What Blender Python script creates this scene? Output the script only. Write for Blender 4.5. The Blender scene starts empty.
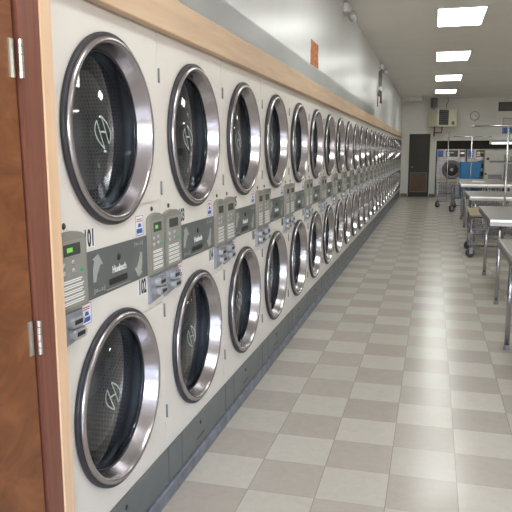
import bpy, bmesh, math, random
from mathutils import Vector, Matrix
random.seed(7)
S = bpy.context.scene
C = S.collection
PI = math.pi

# ------------------------------------------------------------------ materials
def new_mat(name):
    m = bpy.data.materials.new(name); m.use_nodes = True
    nt = m.node_tree; b = nt.nodes['Principled BSDF']
    return m, nt, b
def N(nt, t, **kw):
    n = nt.nodes.new(t)
    for k, v in kw.items():
        if hasattr(n, k): setattr(n, k, v)
        else: n.inputs[k].default_value = v
    return n
def ramp(nt, fac, stops):
    r = nt.nodes.new('ShaderNodeValToRGB')
    e = r.color_ramp.elements
    while len(e) < len(stops): e.new(0.5)
    for i, (p, c) in enumerate(stops):
        e[i].position = p; e[i].color = (*c, 1)
    nt.links.new(fac, r.inputs[0]); return r
def noise(nt, scale, detail=3, stretch=None, coord='Object', rough=0.5):
    tc = nt.nodes.new('ShaderNodeTexCoord')
    n = nt.nodes.new('ShaderNodeTexNoise'); n.inputs['Scale'].default_value = scale
    n.inputs['Detail'].default_value = detail; n.inputs['Roughness'].default_value = rough
    if stretch:
        mp = nt.nodes.new('ShaderNodeMapping'); mp.inputs['Scale'].default_value = stretch
        nt.links.new(tc.outputs[coord], mp.inputs[0]); nt.links.new(mp.outputs[0], n.inputs['Vector'])
    else: nt.links.new(tc.outputs[coord], n.inputs['Vector'])
    return n
def bump(nt, b, h, strength=0.1, dist=0.01):
    bp = nt.nodes.new('ShaderNodeBump'); bp.inputs['Strength'].default_value = strength
    bp.inputs['Distance'].default_value = dist
    nt.links.new(h, bp.inputs['Height']); nt.links.new(bp.outputs[0], b.inputs['Normal'])
def simple(name, col, rough=0.5, metal=0.0, var=0.06, scale=8, bmp=0.0, stretch=None, spec=0.5):
    m, nt, b = new_mat(name)
    n = noise(nt, scale, 4, stretch)
    lo = tuple(max(0, c*(1-var)) for c in col); hi = tuple(min(1, c*(1+var)) for c in col)
    r = ramp(nt, n.outputs['Fac'], [(0.3, lo), (0.7, hi)])
    nt.links.new(r.outputs[0], b.inputs['Base Color'])
    b.inputs['Roughness'].default_value = rough; b.inputs['Metallic'].default_value = metal
    b.inputs['Specular IOR Level'].default_value = spec
    if bmp: bump(nt, b, n.outputs['Fac'], bmp)
    return m
def emit(name, col, st):
    m, nt, b = new_mat(name)
    b.inputs['Base Color'].default_value = (*col, 1)
    b.inputs['Emission Color'].default_value = (*col, 1)
    b.inputs['Emission Strength'].default_value = st
    return m

M = {}
M['enamel'] = simple('white_enamel', (0.76, 0.715, 0.675), 0.36, 0, 0.02, 3)
M['steel'] = simple('door_ring_steel', (0.48, 0.455, 0.475), 0.21, 1, 0.03, 5, 0.0)
M['brushed'] = simple('brushed_steel', (0.36, 0.35, 0.37), 0.34, 1, 0.08, 20, 0.04, (1, 14, 1))
M['chrome'] = simple('chrome_wire', (0.42, 0.42, 0.45), 0.2, 1, 0.04, 5)
M['rubber'] = simple('black_rubber', (0.035, 0.035, 0.045), 0.45, 0, 0.2, 20)
M['grey_panel'] = simple('grey_panel', (0.12, 0.13, 0.13), 0.42, 0, 0.05, 6)
M['kick'] = simple('kick_grey', (0.13, 0.14, 0.145), 0.42, 0, 0.08, 6)
M['keypad'] = simple('keypad_grey', (0.245, 0.23, 0.205), 0.45, 0, 0.05, 9)
M['keypad_in'] = simple('keypad_inset_grey', (0.285, 0.275, 0.25), 0.4, 0, 0.04, 9)
M['coin'] = simple('coin_box_grey', (0.29, 0.295, 0.34), 0.4, 0.25, 0.05, 9)
M['silver'] = simple('silver_bezel', (0.52, 0.53, 0.56), 0.3, 0.6, 0.04, 9)
M['dark'] = simple('dark_recess', (0.02, 0.02, 0.025), 0.4, 0, 0.2, 9)
M['pole'] = simple('polished_pole', (0.55, 0.55, 0.58), 0.25, 0.9, 0.04, 5)
M['lcd'] = simple('display_olive', (0.06, 0.07, 0.06), 0.2, 0, 0.1, 9)
M['lcd_green'] = emit('lit_green_segments', (0.22, 0.62, 0.12), 0.10)
M['btn_green'] = simple('green_button', (0.03, 0.33, 0.17), 0.4)
M['print_white'] = simple('white_print', (0.72, 0.72, 0.72), 0.5, 0, 0.02)
M['print_grey'] = simple('pale_grey_print', (0.36, 0.37, 0.35), 0.5, 0, 0.03)
M['black_ink'] = simple('black_ink', (0.015, 0.015, 0.03), 0.5)
M['door_enamel'] = simple('door_enamel', (0.765, 0.715, 0.68), 0.33, 0, 0.02, 3)
M['label_white'] = simple('label_white', (0.84, 0.83, 0.84), 0.45, 0, 0.02)
M['label_blue'] = simple('label_blue', (0.05, 0.11, 0.42), 0.45)
M['label_red'] = simple('label_red', (0.55, 0.08, 0.12), 0.45)
M['logo'] = simple('frosted_logo', (0.42, 0.50, 0.47), 0.6, 0, 0.05)
M['black'] = simple('black_paint_and_shade', (0.012, 0.012, 0.014), 0.5, 0, 0.2, 5)
M['beige'] = simple('beige_enamel', (0.72, 0.67, 0.54), 0.45, 0, 0.03)
M['tan'] = simple('tan_board', (0.29, 0.235, 0.15), 0.7, 0, 0.12, 9, 0.1)
M['blue'] = simple('blue_plastic', (0.005, 0.15, 0.38), 0.5, 0, 0.08, 8)
M['blue_paper'] = simple('blue_print', (0.05, 0.15, 0.48), 0.5)
M['pale'] = simple('pale_metal', (0.46, 0.47, 0.47), 0.4, 0.1, 0.04)
M['midgrey'] = simple('mid_grey_metal', (0.20, 0.20, 0.22), 0.45, 0.2, 0.08)
M['washer'] = simple('washer_steel', (0.30, 0.29, 0.33), 0.4, 0.85, 0.25, 5)
M['table_rim'] = simple('table_rim_steel', (0.30, 0.28, 0.30), 0.5, 0.9, 0.08, 20)
M['table_steel'] = simple('table_top_steel', (0.45, 0.435, 0.43), 0.36, 0.95, 0.08, 12, 0.03, (1, 10, 1))
M['red'] = simple('red_knob', (0.35, 0.02, 0.03), 0.4)
M['brown_panel'] = simple('brown_panel', (0.115, 0.07, 0.045), 0.6, 0, 0.15, 6)
M['white_plastic'] = simple('white_plastic', (0.8, 0.8, 0.8), 0.4, 0, 0.02)
M['baseboard'] = simple('baseboard_brown', (0.20, 0.14, 0.09), 0.6, 0, 0.15, 6)
M['curb'] = simple('painted_curb', (0.17, 0.185, 0.22), 0.5, 0, 0.3, 14, 0.3)
M['ceiling'] = simple('ceiling_paint', (0.84, 0.805, 0.75), 0.8, 0, 0.03, 2, 0.05)
M['rear'] = simple('rear_wall_paint', (0.665, 0.67, 0.65), 0.65, 0, 0.03, 3, 0.05)
M['plain'] = simple('side_wall_paint', (0.62, 0.61, 0.59), 0.6, 0, 0.04, 3)
M['brass'] = simple('hinge_metal', (0.62, 0.60, 0.56), 0.3, 1, 0.06, 9)
M['fluo'] = emit('fluorescent_diffuser', (0.96, 1.0, 0.96), 7.5)
M['tube'] = emit('fluorescent_tube', (0.96, 0.98, 1.0), 1.6)
M['orange'] = simple('orange_patch', (0.55, 0.20, 0.09), 0.8, 0, 0.5, 45, 0.3)

def wood(name, dark, light, rough, stretch, scale=3, dist=1.6):
    m, nt, b = new_mat(name)
    n = noise(nt, scale, 6, stretch, rough=0.6); n.inputs['Distortion'].default_value = dist
    r = ramp(nt, n.outputs['Fac'], [(0.3, dark), (0.52, tuple((a+c)/2 for a, c in zip(dark, light))), (0.72, light)])
    nt.links.new(r.outputs[0], b.inputs['Base Color']); b.inputs['Roughness'].default_value = rough
    bump(nt, b, n.outputs['Fac'], 0.06)
    return m
M['door_wood'] = wood('stained_birch', (0.14, 0.045, 0.015), (0.27, 0.10, 0.038), 0.35, (1, 1.2, 2.6), 3.0, 2.5)
M['jamb_wood'] = wood('redbrown_jamb', (0.15, 0.05, 0.033), (0.25, 0.095, 0.062), 0.45, (8, 14, 0.6), 2)
M['pine'] = wood('pine_upright', (0.70, 0.46, 0.29), (0.80, 0.56, 0.38), 0.55, (10, 10, 0.6), 2.5, 0.6)
M['pine_h'] = wood('pine_header', (0.56, 0.38, 0.245), (0.70, 0.50, 0.33), 0.5, (10, 0.7, 9), 2.2, 0.6)

# glossy wall above the dryers
m, nt, b = new_mat('glossy_wall'); M['gloss_wall'] = m
n = noise(nt, 0.9, 3, (1, 1, 0.6)); r = ramp(nt, n.outputs['Fac'], [(0.3, (0.68, 0.68, 0.68)), (0.7, (0.75, 0.75, 0.74))])
nt.links.new(r.outputs[0], b.inputs['Base Color']); b.inputs['Roughness'].default_value = 0.30
n2 = noise(nt, 1.6, 2, (1, 1, 0.15)); bump(nt, b, n2.outputs['Fac'], 0.25, 0.03)
# plastic sheet strip
m, nt, b = new_mat('grey_plastic_sheet'); M['sheet'] = m
n = noise(nt, 5, 4, (1, 1, 2)); r = ramp(nt, n.outputs['Fac'], [(0.3, (0.70, 0.70, 0.70)), (0.7, (0.78, 0.78, 0.78))])
nt.links.new(r.outputs[0], b.inputs['Base Color']); b.inputs['Roughness'].default_value = 0.22
bump(nt, b, n.outputs['Fac'], 0.12, 0.02)

# vinyl floor tiles 0.304 m
m, nt, b = new_mat('vinyl_tiles'); M['floor'] = m
T = 0.304
tc = N(nt, 'ShaderNodeTexCoord'); sp = N(nt, 'ShaderNodeSeparateXYZ'); nt.links.new(tc.outputs['Object'], sp.inputs[0])
def mth(op, a, bb=None, c=None):
    k = nt.nodes.new('ShaderNodeMath'); k.operation = op
    for i, v in enumerate((a, bb, c)):
        if v is None: continue
        if isinstance(v, (int, float)): k.inputs[i].default_value = v
        else: nt.links.new(v, k.inputs[i])
    return k.outputs[0]
fx = mth('DIVIDE', mth('ADD', sp.outputs[0], 0.142+304), T); fy = mth('DIVIDE', mth('ADD', sp.outputs[1], -2.625+304), T)
ix = mth('FLOOR', fx); iy = mth('FLOOR', fy)
par = mth('MODULO', mth('ADD', ix, iy), 2.0)
cv = N(nt, 'ShaderNodeCombineXYZ'); nt.links.new(ix, cv.inputs[0]); nt.links.new(iy, cv.inputs[1])
wn = N(nt, 'ShaderNodeTexWhiteNoise'); nt.links.new(cv.outputs[0], wn.inputs['Vector'])
mot = noise(nt, 14, 8, (1, 1, 1), rough=0.7); mot.inputs['Distortion'].default_value = 1.2
c1 = ramp(nt, mot.outputs['Fac'], [(0.3, (0.46, 0.405, 0.36)), (0.62, (0.50, 0.445, 0.395))])
c2 = ramp(nt, mot.outputs['Fac'], [(0.3, (0.545, 0.51, 0.455)), (0.62, (0.60, 0.56, 0.50))])
mx = N(nt, 'ShaderNodeMix', data_type='RGBA'); nt.links.new(par, mx.inputs[0])
nt.links.new(c1.outputs[0], mx.inputs[6]); nt.links.new(c2.outputs[0], mx.inputs[7])
hs = N(nt, 'ShaderNodeHueSaturation'); nt.links.new(mx.outputs[2], hs.inputs['Color'])
nt.links.new(mth('ADD', mth('MULTIPLY', wn.outputs['Value'], 0.10), 0.95), hs.inputs['Value'])
ex = mth('ABSOLUTE', mth('SUBTRACT', mth('FRACT', fx), 0.5)); ey = mth('ABSOLUTE', mth('SUBTRACT', mth('FRACT', fy), 0.5))
gx = mth('GREATER_THAN', ex, 0.4945); gy = mth('GREATER_THAN', ey, 0.497)
gg = mth('MAXIMUM', gx, gy)
mx2 = N(nt, 'ShaderNodeMix', data_type='RGBA'); nt.links.new(mth('MULTIPLY', gg, 0.65), mx2.inputs[0])
nt.links.new(hs.outputs[0], mx2.inputs[6]); mx2.inputs[7].default_value = (0.20, 0.18, 0.15, 1)
nt.links.new(mx2.outputs[2], b.inputs['Base Color'])
rr = noise(nt, 3, 4, (1, 1, 1)); rm = N(nt, 'ShaderNodeMapRange'); rm.inputs[3].default_value = 0.17; rm.inputs[4].default_value = 0.30
nt.links.new(rr.outputs['Fac'], rm.inputs[0]); nt.links.new(rm.outputs[0], b.inputs['Roughness'])
bump(nt, b, rr.outputs['Fac'], 0.06, 0.01)

# perforated drum
m, nt, b = new_mat('perforated_drum'); M['drum'] = m
tc = N(nt, 'ShaderNodeTexCoord'); sp = N(nt, 'ShaderNodeSeparateXYZ'); nt.links.new(tc.outputs['Object'], sp.inputs[0])
py = mth('MULTIPLY', mth('ADD', sp.outputs[1], mth('MULTIPLY', sp.outputs[0], 1.0)), 70.0); pz = mth('MULTIPLY', sp.outputs[2], 70.0)
py2 = mth('ADD', py, mth('MULTIPLY', mth('FLOOR', pz), 0.5))
dy = mth('SUBTRACT', mth('FRACT', py2), 0.5); dz = mth('SUBTRACT', mth('FRACT', pz), 0.5)
dd = mth('LESS_THAN', mth('ADD', mth('MULTIPLY', dy, dy), mth('MULTIPLY', dz, dz)), 0.075)
mx = N(nt, 'ShaderNodeMix', data_type='RGBA'); nt.links.new(dd, mx.inputs[0])
mx.inputs[6].default_value = (0.36, 0.38, 0.40, 1); mx.inputs[7].default_value = (0.05, 0.05, 0.06, 1)
nt.links.new(mx.outputs[2], b.inputs['Base Color']); b.inputs['Metallic'].default_value = 0.2; b.inputs['Roughness'].default_value = 0.4

# door glass: clear tinted sheet with fresnel reflections
def glass(name, tint, f0=0.11):
    m = bpy.data.materials.new(name); m.use_nodes = True; nt = m.node_tree; nt.nodes.clear()
    o = nt.nodes.new('ShaderNodeOutputMaterial'); mix = nt.nodes.new('ShaderNodeMixShader')
    tr = nt.nodes.new('ShaderNodeBsdfTransparent'); tr.inputs[0].default_value = (*tint, 1)
    gl = nt.nodes.new('ShaderNodeBsdfGlossy'); gl.inputs['Roughness'].default_value = 0.03
    lw = nt.nodes.new('ShaderNodeLayerWeight'); lw.inputs['Blend'].default_value = 0.5      # Schlick reflectance, both faces alike
    pw = nt.nodes.new('ShaderNodeMath'); pw.operation = 'POWER'; pw.inputs[1].default_value = 4.0; nt.links.new(lw.outputs['Facing'], pw.inputs[0])
    fr = nt.nodes.new('ShaderNodeMath'); fr.operation = 'MULTIPLY_ADD'; fr.inputs[1].default_value = 1-f0; fr.inputs[2].default_value = f0; nt.links.new(pw.outputs[0], fr.inputs[0])
    n = nt.nodes.new('ShaderNodeTexNoise'); n.inputs['Scale'].default_value = 2
    bp = nt.nodes.new('ShaderNodeBump'); bp.inputs['Strength'].default_value = 0.02
    nt.links.new(n.outputs['Fac'], bp.inputs['Height']); nt.links.new(bp.outputs[0], gl.inputs['Normal'])
    nt.links.new(fr.outputs[0], mix.inputs[0]); nt.links.new(tr.outputs[0], mix.inputs[1]); nt.links.new(gl.outputs[0], mix.inputs[2])
    nt.links.new(mix.outputs[0], o.inputs[0]); return m
M['glass'] = glass('tinted_door_glass', (0.70, 0.75, 0.80))
M['window_glass'] = glass('window_glass', (0.95, 0.97, 0.97), 0.04)

# ------------------------------------------------------------------ helpers
def finish(bm, name, mat, parent=None, loc=None, smooth=False, mats=None):
    me = bpy.data.meshes.new(name)
    bmesh.ops.recalc_face_normals(bm, faces=bm.faces[:])
    if smooth:
        for f in bm.faces: f.smooth = True
        for e in bm.edges:
            if len(e.link_faces) == 2 and e.calc_face_angle(0) > 0.7: e.smooth = False
    bm.to_mesh(me); bm.free()
    for mm in (mats or [mat]): me.materials.append(mm)
    o = bpy.data.objects.new(name, me); C.objects.link(o)
    if parent: o.parent = parent
    if loc: o.location = loc
    return o
def box(bm, x0, x1, y0, y1, z0, z1, bev=0.0, rot=None, seg=1, mi=0):
    vs = [bm.verts.new((x, y, z)) for x in (x0, x1) for y in (y0, y1) for z in (z0, z1)]
    fs = [bm.faces.new([vs[i] for i in f]) for f in ((0,1,3,2),(4,6,7,5),(0,4,5,1),(2,3,7,6),(0,2,6,4),(1,5,7,3))]
    for f in fs: f.material_index = mi
    if bev > 0:
        es = list({e for f in fs for e in f.edges})
        bmesh.ops.bevel(bm, geom=es, offset=bev, segments=seg, affect='EDGES', profile=0.5)
    return vs
def tube(bm, pts, r, n=8, closed=False, cap=True):
    pts = [Vector(p) for p in pts]; rings = []; L = len(pts)
    prev = None
    for i, p in enumerate(pts):
        if closed: d = (pts[(i+1) % L]-p).normalized() + (p-pts[i-1]).normalized()
        elif i == 0: d = pts[1]-p
        elif i == L-1: d = p-pts[i-1]
        else: d = (pts[i+1]-p).normalized() + (p-pts[i-1]).normalized()
        d.normalize()
        if prev is None:
            a = Vector((0, 0, 1)) if abs(d.z) < 0.9 else Vector((1, 0, 0))
            u = d.cross(a).normalized()
        else: u = (prev - d*prev.dot(d)).normalized()
        prev = u; v = d.cross(u)
        rings.append([bm.verts.new(p + (u*math.cos(t)+v*math.sin(t))*r) for t in [2*PI*k/n for k in range(n)]])
    for i in range(L if closed else L-1):
        a, bb = rings[i], rings[(i+1) % L]
        for k in range(n):
            f = bm.faces.new([a[k], a[(k+1) % n], bb[(k+1) % n], bb[k]]); f.smooth = True
    if cap and not closed:
        bm.faces.new(rings[0][::-1]); bm.faces.new(rings[-1])
def lathe_x(bm, prof, cy, cz, n=72, closed=False):
    """prof: (radius, x) pairs revolved about the x axis line through (cy, cz)"""
    rings = []
    for r, x in prof:
        if r <= 1e-6: rings.append([bm.verts.new((x, cy, cz))])
        else: rings.append([bm.verts.new((x, cy+r*math.cos(t), cz+r*math.sin(t))) for t in [2*PI*k/n for k in range(n)]])
    idx = range(len(prof)) if closed else range(len(prof)-1)
    for i in idx:
        a, bb = rings[i], rings[(i+1) % len(prof)]
        for k in range(n):
            k2 = (k+1) % n
            if len(a) == 1: f = bm.faces.new([a[0], bb[k2], bb[k]])
            elif len(bb) == 1: f = bm.faces.new([a[k], a[k2], bb[0]])
            else: f = bm.faces.new([a[k], a[k2], bb[k2], bb[k]])
            f.smooth = True
def lathe_z(bm, prof, cx, cy, n=24, axis='z'):
    rings = []
    for r, z in prof:
        if r <= 1e-6: rings.append([bm.verts.new((cx, cy, z))])
        else: rings.append([bm.verts.new((cx+r*math.cos(t), cy+r*math.sin(t), z)) for t in [2*PI*k/n for k in range(n)]])
    for i in range(len(prof)-1):
        a, bb = rings[i], rings[i+1]
        for k in range(n):
            k2 = (k+1) % n
            if len(a) == 1: bm.faces.new([a[0], bb[k2], bb[k]])
            elif len(bb) == 1: bm.faces.new([a[k], a[k2], bb[0]])
            else: bm.faces.new([a[k], a[k2], bb[k2], bb[k]])
def prism_x(bm, pts, x0, x1, mi=0):
    """outline pts (y, z) extruded along x"""
    a = [bm.verts.new((x0, y, z)) for y, z in pts]; b2 = [bm.verts.new((x1, y, z)) for y, z in pts]
    n = len(pts)
    f1 = bm.faces.new(a[::-1]); f2 = bm.faces.new(b2); f1.material_index = f2.material_index = mi
    for k in range(n):
        f = bm.faces.new([a[k], a[(k+1) % n], b2[(k+1) % n], b2[k]]); f.material_index = mi
def rrect(y0, y1, z0, z1, r, n=5):
    out = []
    for cy, cz, a0 in ((y1-r, z1-r, 0), (y0+r, z1-r, 90), (y0+r, z0+r, 180), (y1-r, z0+r, 270)):
        for k in range(n+1):
            a = math.radians(a0+90*k/n); out.append((cy+r*math.cos(a), cz+r*math.sin(a)))
    return out
def thing(name, label, cat, loc=(0, 0, 0), rz=0, group=None):
    o = bpy.data.objects.new(name, None); C.objects.link(o); o.empty_display_size = 0.1
    o.location = loc; o.rotation_euler = (0, 0, rz); o['label'] = label; o['category'] = cat
    if group: o['group'] = group
    return o
def tag(o, label, cat, group=None):
    o['label'] = label; o['category'] = cat
    if group: o['group'] = group
    return o
def struct(name, bm, mat, parent=None, **kw):
    o = finish(bm, name, mat, parent, **kw)
    if not parent: o['kind'] = 'structure'
    return o
def copy_tree(o, parent=None):
    c = o.copy(); C.objects.link(c)
    if parent: c.parent = parent
    for ch in list(o.children): copy_tree(ch, c)
    return c
_tc = {}
def text_mesh(txt, size, xs=1.0):
    key = (txt, size, xs)
    if key in _tc: return _tc[key]
    cu = bpy.data.curves.new('lettering', 'FONT'); cu.body = txt; cu.size = size
    cu.align_x = 'CENTER'; cu.align_y = 'CENTER'; cu.extrude = 0.0004; cu.resolution_u = 3; cu.offset = size*0.03
    o = bpy.data.objects.new('lettering', cu); C.objects.link(o)
    bpy.context.view_layer.update()
    me = bpy.data.meshes.new_from_object(o.evaluated_get(bpy.context.evaluated_depsgraph_get()))
    bpy.data.objects.remove(o)
    # local x,y -> world y,z ; normal +x
    me.transform(Matrix(((0, 0, 1, 0), (xs, 0, 0, 0), (0, 1, 0, 0), (0, 0, 0, 1))))
    _tc[key] = me; return me
def lettering(txt, size, mat, parent, loc, xs=1.0, name='lettering'):
    me = text_mesh(txt, size, xs)
    if not me.materials: me.materials.append(mat)
    o = bpy.data.objects.new(name, me); C.objects.link(o); o.parent = parent; o.location = loc
    return o

# ------------------------------------------------------------------ the room
XL, YR, ZC = -1.075, 22.9, 3.25       # dryer front plane, rear wall, ceiling
XR, YF = 5.2, -4.0
bm = bmesh.new(); box(bm, -2.0, XR+0.1, YF-0.1, YR+1.6, -0.1, 0.0); struct('floor', bm, M['floor'])
bm = bmesh.new(); box(bm, -2.0, XR+0.1, YF-0.1, YR+1.6, ZC, ZC+0.1); struct('ceiling', bm, M['ceiling'])
bm = bmesh.new(); box(bm, -1.2, XL-0.004, 1.665, YR, 1.972, ZC); struct('wall_left', bm, M['gloss_wall'])
# wall that holds the wooden door, left foreground
bm = bmesh.new()
box(bm, -1.2, -1.055, YF, 0.58, 0, ZC); box(bm, -1.2, -1.055, 0.58, 1.62, 2.12, ZC)
struct('wall_left_front', bm, M['plain'])
bm = bmesh.new(); box(bm, -2.0, -1.9, YF, YR+1.5, 0, ZC); struct('wall_left_back', bm, M['plain'])
bm = bmesh.new(); box(bm, XR, XR+0.1, YF, YR+1.5, 0, ZC); struct('wall_right', bm, M['plain'])
# rear wall with washer opening
OX0, OX1, OZ = 0.085, 4.6, 1.87
bm = bmesh.new()
box(bm, -1.9, -0.80, YR, YR+0.12, 0, ZC); box(bm, -0.80, -0.12, YR, YR+0.12, 2.10, ZC)
box(bm, -0.12, OX0, YR, YR+0.12, 0, ZC); box(bm, OX0, OX1, YR, YR+0.12, OZ, ZC); box(bm, OX1, XR, YR, YR+0.12, 0, ZC)
struct('wall_rear', bm, M['rear'])
bm = bmesh.new(); box(bm, -1.9, XR, YR+1.4, YR+1.5, 0, ZC); struct('wall_recess_back', bm, M['black'])  # black colour stands in for the darkness of the room behind the opening
bm = bmesh.new(); box(bm, OX0-0.02, OX1, YR+0.12, YR+1.4, OZ+0.02, OZ+0.08); struct('trim_10', bm, M['black'])
bm = bmesh.new(); box(bm, XL, -0.42, YR-0.9, YR, ZC-0.13, ZC); struct('trim_1', bm, M['rear'])
bm = bmesh.new(); box(bm, -1.04, -0.82, YR-0.018, YR, 0, 0.10, 0.004); struct('baseboard_rear_left', bm, M['baseboard'])
bm = bmesh.new(); box(bm, -0.10, OX0, YR-0.018, YR, 0, 0.10, 0.004); struct('baseboard_rear_middle', bm, M['baseboard'])
# front (street) wall with shop windows behind the camera
bm = bmesh.new()
WX = [(-0.9, 0.9), (1.1, 2.9), (3.1, 4.9)]; WZ0, WZ1 = 0.75, 2.75
box(bm, -1.9, XR, YF-0.12, YF, 0, WZ0); box(bm, -1.9, XR, YF-0.12, YF, WZ1, ZC)
for a, c in ((-1.9, -0.9), (0.9, 1.1), (2.9, 3.1), (4.9, XR)): box(bm, a, c, YF-0.12, YF, WZ0, WZ1)
struct('wall_front', bm, M['plain'])
for i, (a, c) in enumerate(WX):
    bm = bmesh.new(); t = 0.04
    box(bm, a, c, YF-0.09, YF-0.03, WZ0, WZ0+t); box(bm, a, c, YF-0.09, YF-0.03, WZ1-t, WZ1)
    box(bm, a, a+t, YF-0.09, YF-0.03, WZ0+t, WZ1-t); box(bm, c-t, c, YF-0.09, YF-0.03, WZ0+t, WZ1-t)
    w = struct('window_%d' % (i+1), bm, M['brushed'])
    bm = bmesh.new(); box(bm, a+t, c-t, YF-0.064, YF-0.058, WZ0+t, WZ1-t); finish(bm, 'pane', M['window_glass'], w)

# curb under the dryers
bm = bmesh.new(); box(bm, -1.30, -1.052, 1.56, YR, 0, 0.062, 0.006); struct('trim_2', bm, M['curb'])
# pine header over the dryers, pine upright and jamb on the left
bm = bmesh.new(); box(bm, XL-0.002, -1.032, 1.60, YR, 1.972, 2.112, 0.003)
struct('trim_3', bm, M['pine_h'])
bm = bmesh.new(); box(bm, -1.09, -1.03, 1.605, 1.658, 0.062, 1.97, 0.002); struct('trim_4', bm, M['pine'])
bm = bmesh.new(); box(bm, -1.09, -1.03, 1.605, 1.658, 2.114, ZC, 0.002); struct('trim_7', bm, M['pine'])
bm = bmesh.new()
vs = box(bm, -1.15, -1.034, 1.522, 1.603, 0, 2.14); bm.verts.ensure_lookup_table()
for v in bm.verts:                                   # the stained board is a little out of plumb
    if v.co.y < 1.56: v.co.y += -0.018*(v.co.z-1.1)
struct('trim_5', bm, M['jamb_wood'])
bm = bmesh.new(); box(bm, -1.15, -1.034, 0.60, 0.66, 0, 2.14); box(bm, -1.15, -1.034, 0.66, 1.49, 2.06, 2.14); struct('trim_6', bm, M['jamb_wood'])
bm = bmesh.new()
box(bm, -1.085, -1.043, 0.665, 1.512, 0.01, 2.055, 0.002)
for v in bm.verts:
    if v.co.y > 1.4: v.co.y += -0.018*(v.co.z-1.1)
d1 = struct('door_1', bm, M['door_wood'])
d1['label'] = 'wooden door stained orange brown at the left edge'
def hinge(z, yo, parent):
    bm = bmesh.new()
    box(bm, -1.043, -1.040, 1.487+yo, 1.508+yo, z-0.048, z+0.048)
    h = finish(bm, 'hinge', M['brass'], parent)
    bm = bmesh.new()
    for k in range(5):
        z0 = z-0.048+k*0.0195
        lathe_z(bm, [(0, z0), (0.0068, z0), (0.0068, z0+0.0178), (0, z0+0.0178)], -1.028, 1.517+yo, 14)
    finish(bm, 'hinge_pin', M['brass'], h, smooth=True)
hinge(1.738, -0.0115, d1); hinge(0.998, 0.002, d1); hinge(0.26, 0.015, d1)
bm = bmesh.new(); lathe_x(bm, [(0.0, -1.043), (0.03, -1.043), (0.03, -1.036), (0.012, -1.03), (0.012, -1.0), (0.028, -0.985), (0.026, -0.965), (0.0, -0.96)], 0.74, 1.0, 24)
finish(bm, 'door_knob', M['brass'], d1)

# rear door, black with a brown lower panel
bm = bmesh.new(); box(bm, -0.755, -0.165, YR+0.01, YR+0.05, 0.01, 2.055)
d2 = struct('door_2', bm, M['black'])
bm = bmesh.new()
box(bm, -0.80, -0.755, YR-0.02, YR+0.08, 0, 2.10); box(bm, -0.165, -0.12, YR-0.02, YR+0.08, 0, 2.10); box(bm, -0.755, -0.165, YR-0.02, YR+0.08, 2.055, 2.10)
struct('trim_8', bm, M['black'])
bm = bmesh.new(); box(bm, -0.725, -0.20, YR-0.004, YR+0.01, 0.17, 0.80, 0.003); o = finish(bm, 'lower_panel', M['brown_panel'], d2); o['label'] = 'brown lower panel'
bm = bmesh.new()
box(bm, -0.74, -0.725, YR-0.008, YR+0.01, 0.155, 0.815); box(bm, -0.20, -0.185, YR-0.008, YR+0.01, 0.155, 0.815)
box(bm, -0.725, -0.20, YR-0.008, YR+0.01, 0.80, 0.815); box(bm, -0.725, -0.20, YR-0.008, YR+0.01, 0.155, 0.17)
finish(bm, 'panel_frame', M['midgrey'], d2)
bm = bmesh.new(); tube(bm, [(-0.715, YR+0.01, 1.0), (-0.715, YR-0.04, 1.0), (-0.64, YR-0.045, 1.0)], 0.011, 8); finish(bm, 'door_handle', M['brushed'], d2)

# loose plastic sheet stapled above the header: one wavy strip
bm = bmesh.new()
ny, nz = 150, 4
Y0, Y1 = 1.9, 12.5
grid = []
for i in range(ny+1):
    y = Y0+(Y1-Y0)*i/ny; row = []
    for j in range(nz+1):
        t = j/nz
        x = -1.072 - 0.002*t + 0.0010*math.sin(y*5.3+t*2) + 0.0006*math.sin(y*13.1-t*3)
        row.append(bm.verts.new((x, y, 2.114+t*(0.155+0.003*math.sin(y*2.1)))))
    grid.append(row)
for i in range(ny):
    for j in range(nz):
        f = bm.faces.new([grid[i][j], grid[i+1][j], grid[i+1][j+1], grid[i][j+1]])
r_ = bmesh.ops.solidify(bm, geom=bm.faces[:], thickness=0.002)
tag(finish(bm, 'plastic_sheet', M['gloss_wall']), 'crumpled grey plastic sheeting on the wall just above the pine header', 'sheet')

# ------------------------------------------------------------------ stacked dryers
W, PITCH = 0.811, 0.8155
HR = 0.288             # opening radius
CY = 0.405
DZ = (1.574, 0.620)
def rect_hole(bm, x, y0, y1, z0, z1, cy, cz, r, n=64, outer=None):
    angs = [2*PI*k/n for k in range(n)]
    for yy, zz in ((y0, z0), (y0, z1), (y1, z0), (y1, z1)):
        a = math.atan2(zz-cz, yy-cy) % (2*PI); i = min(range(len(angs)), key=lambda q: abs(angs[q]-a)); angs[i] = a
    inn, out = [], []
    for a in angs:
        c, s = math.cos(a), math.sin(a); t = 1e9
        if c > 1e-9: t = min(t, (y1-cy)/c)
        if c < -1e-9: t = min(t, (y0-cy)/c)
        if s > 1e-9: t = min(t, (z1-cz)/s)
        if s < -1e-9: t = min(t, (z0-cz)/s)
        if outer: t = outer(a, t)
        inn.append(bm.verts.new((x, cy+r*c, cz+r*s))); out.append(bm.verts.new((x, cy+t*c, cz+t*s)))
    for k in range(n):
        bm.faces.new([inn[k], out[k], out[(k+1) % n], inn[(k+1) % n]])
    return inn, out
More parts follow.
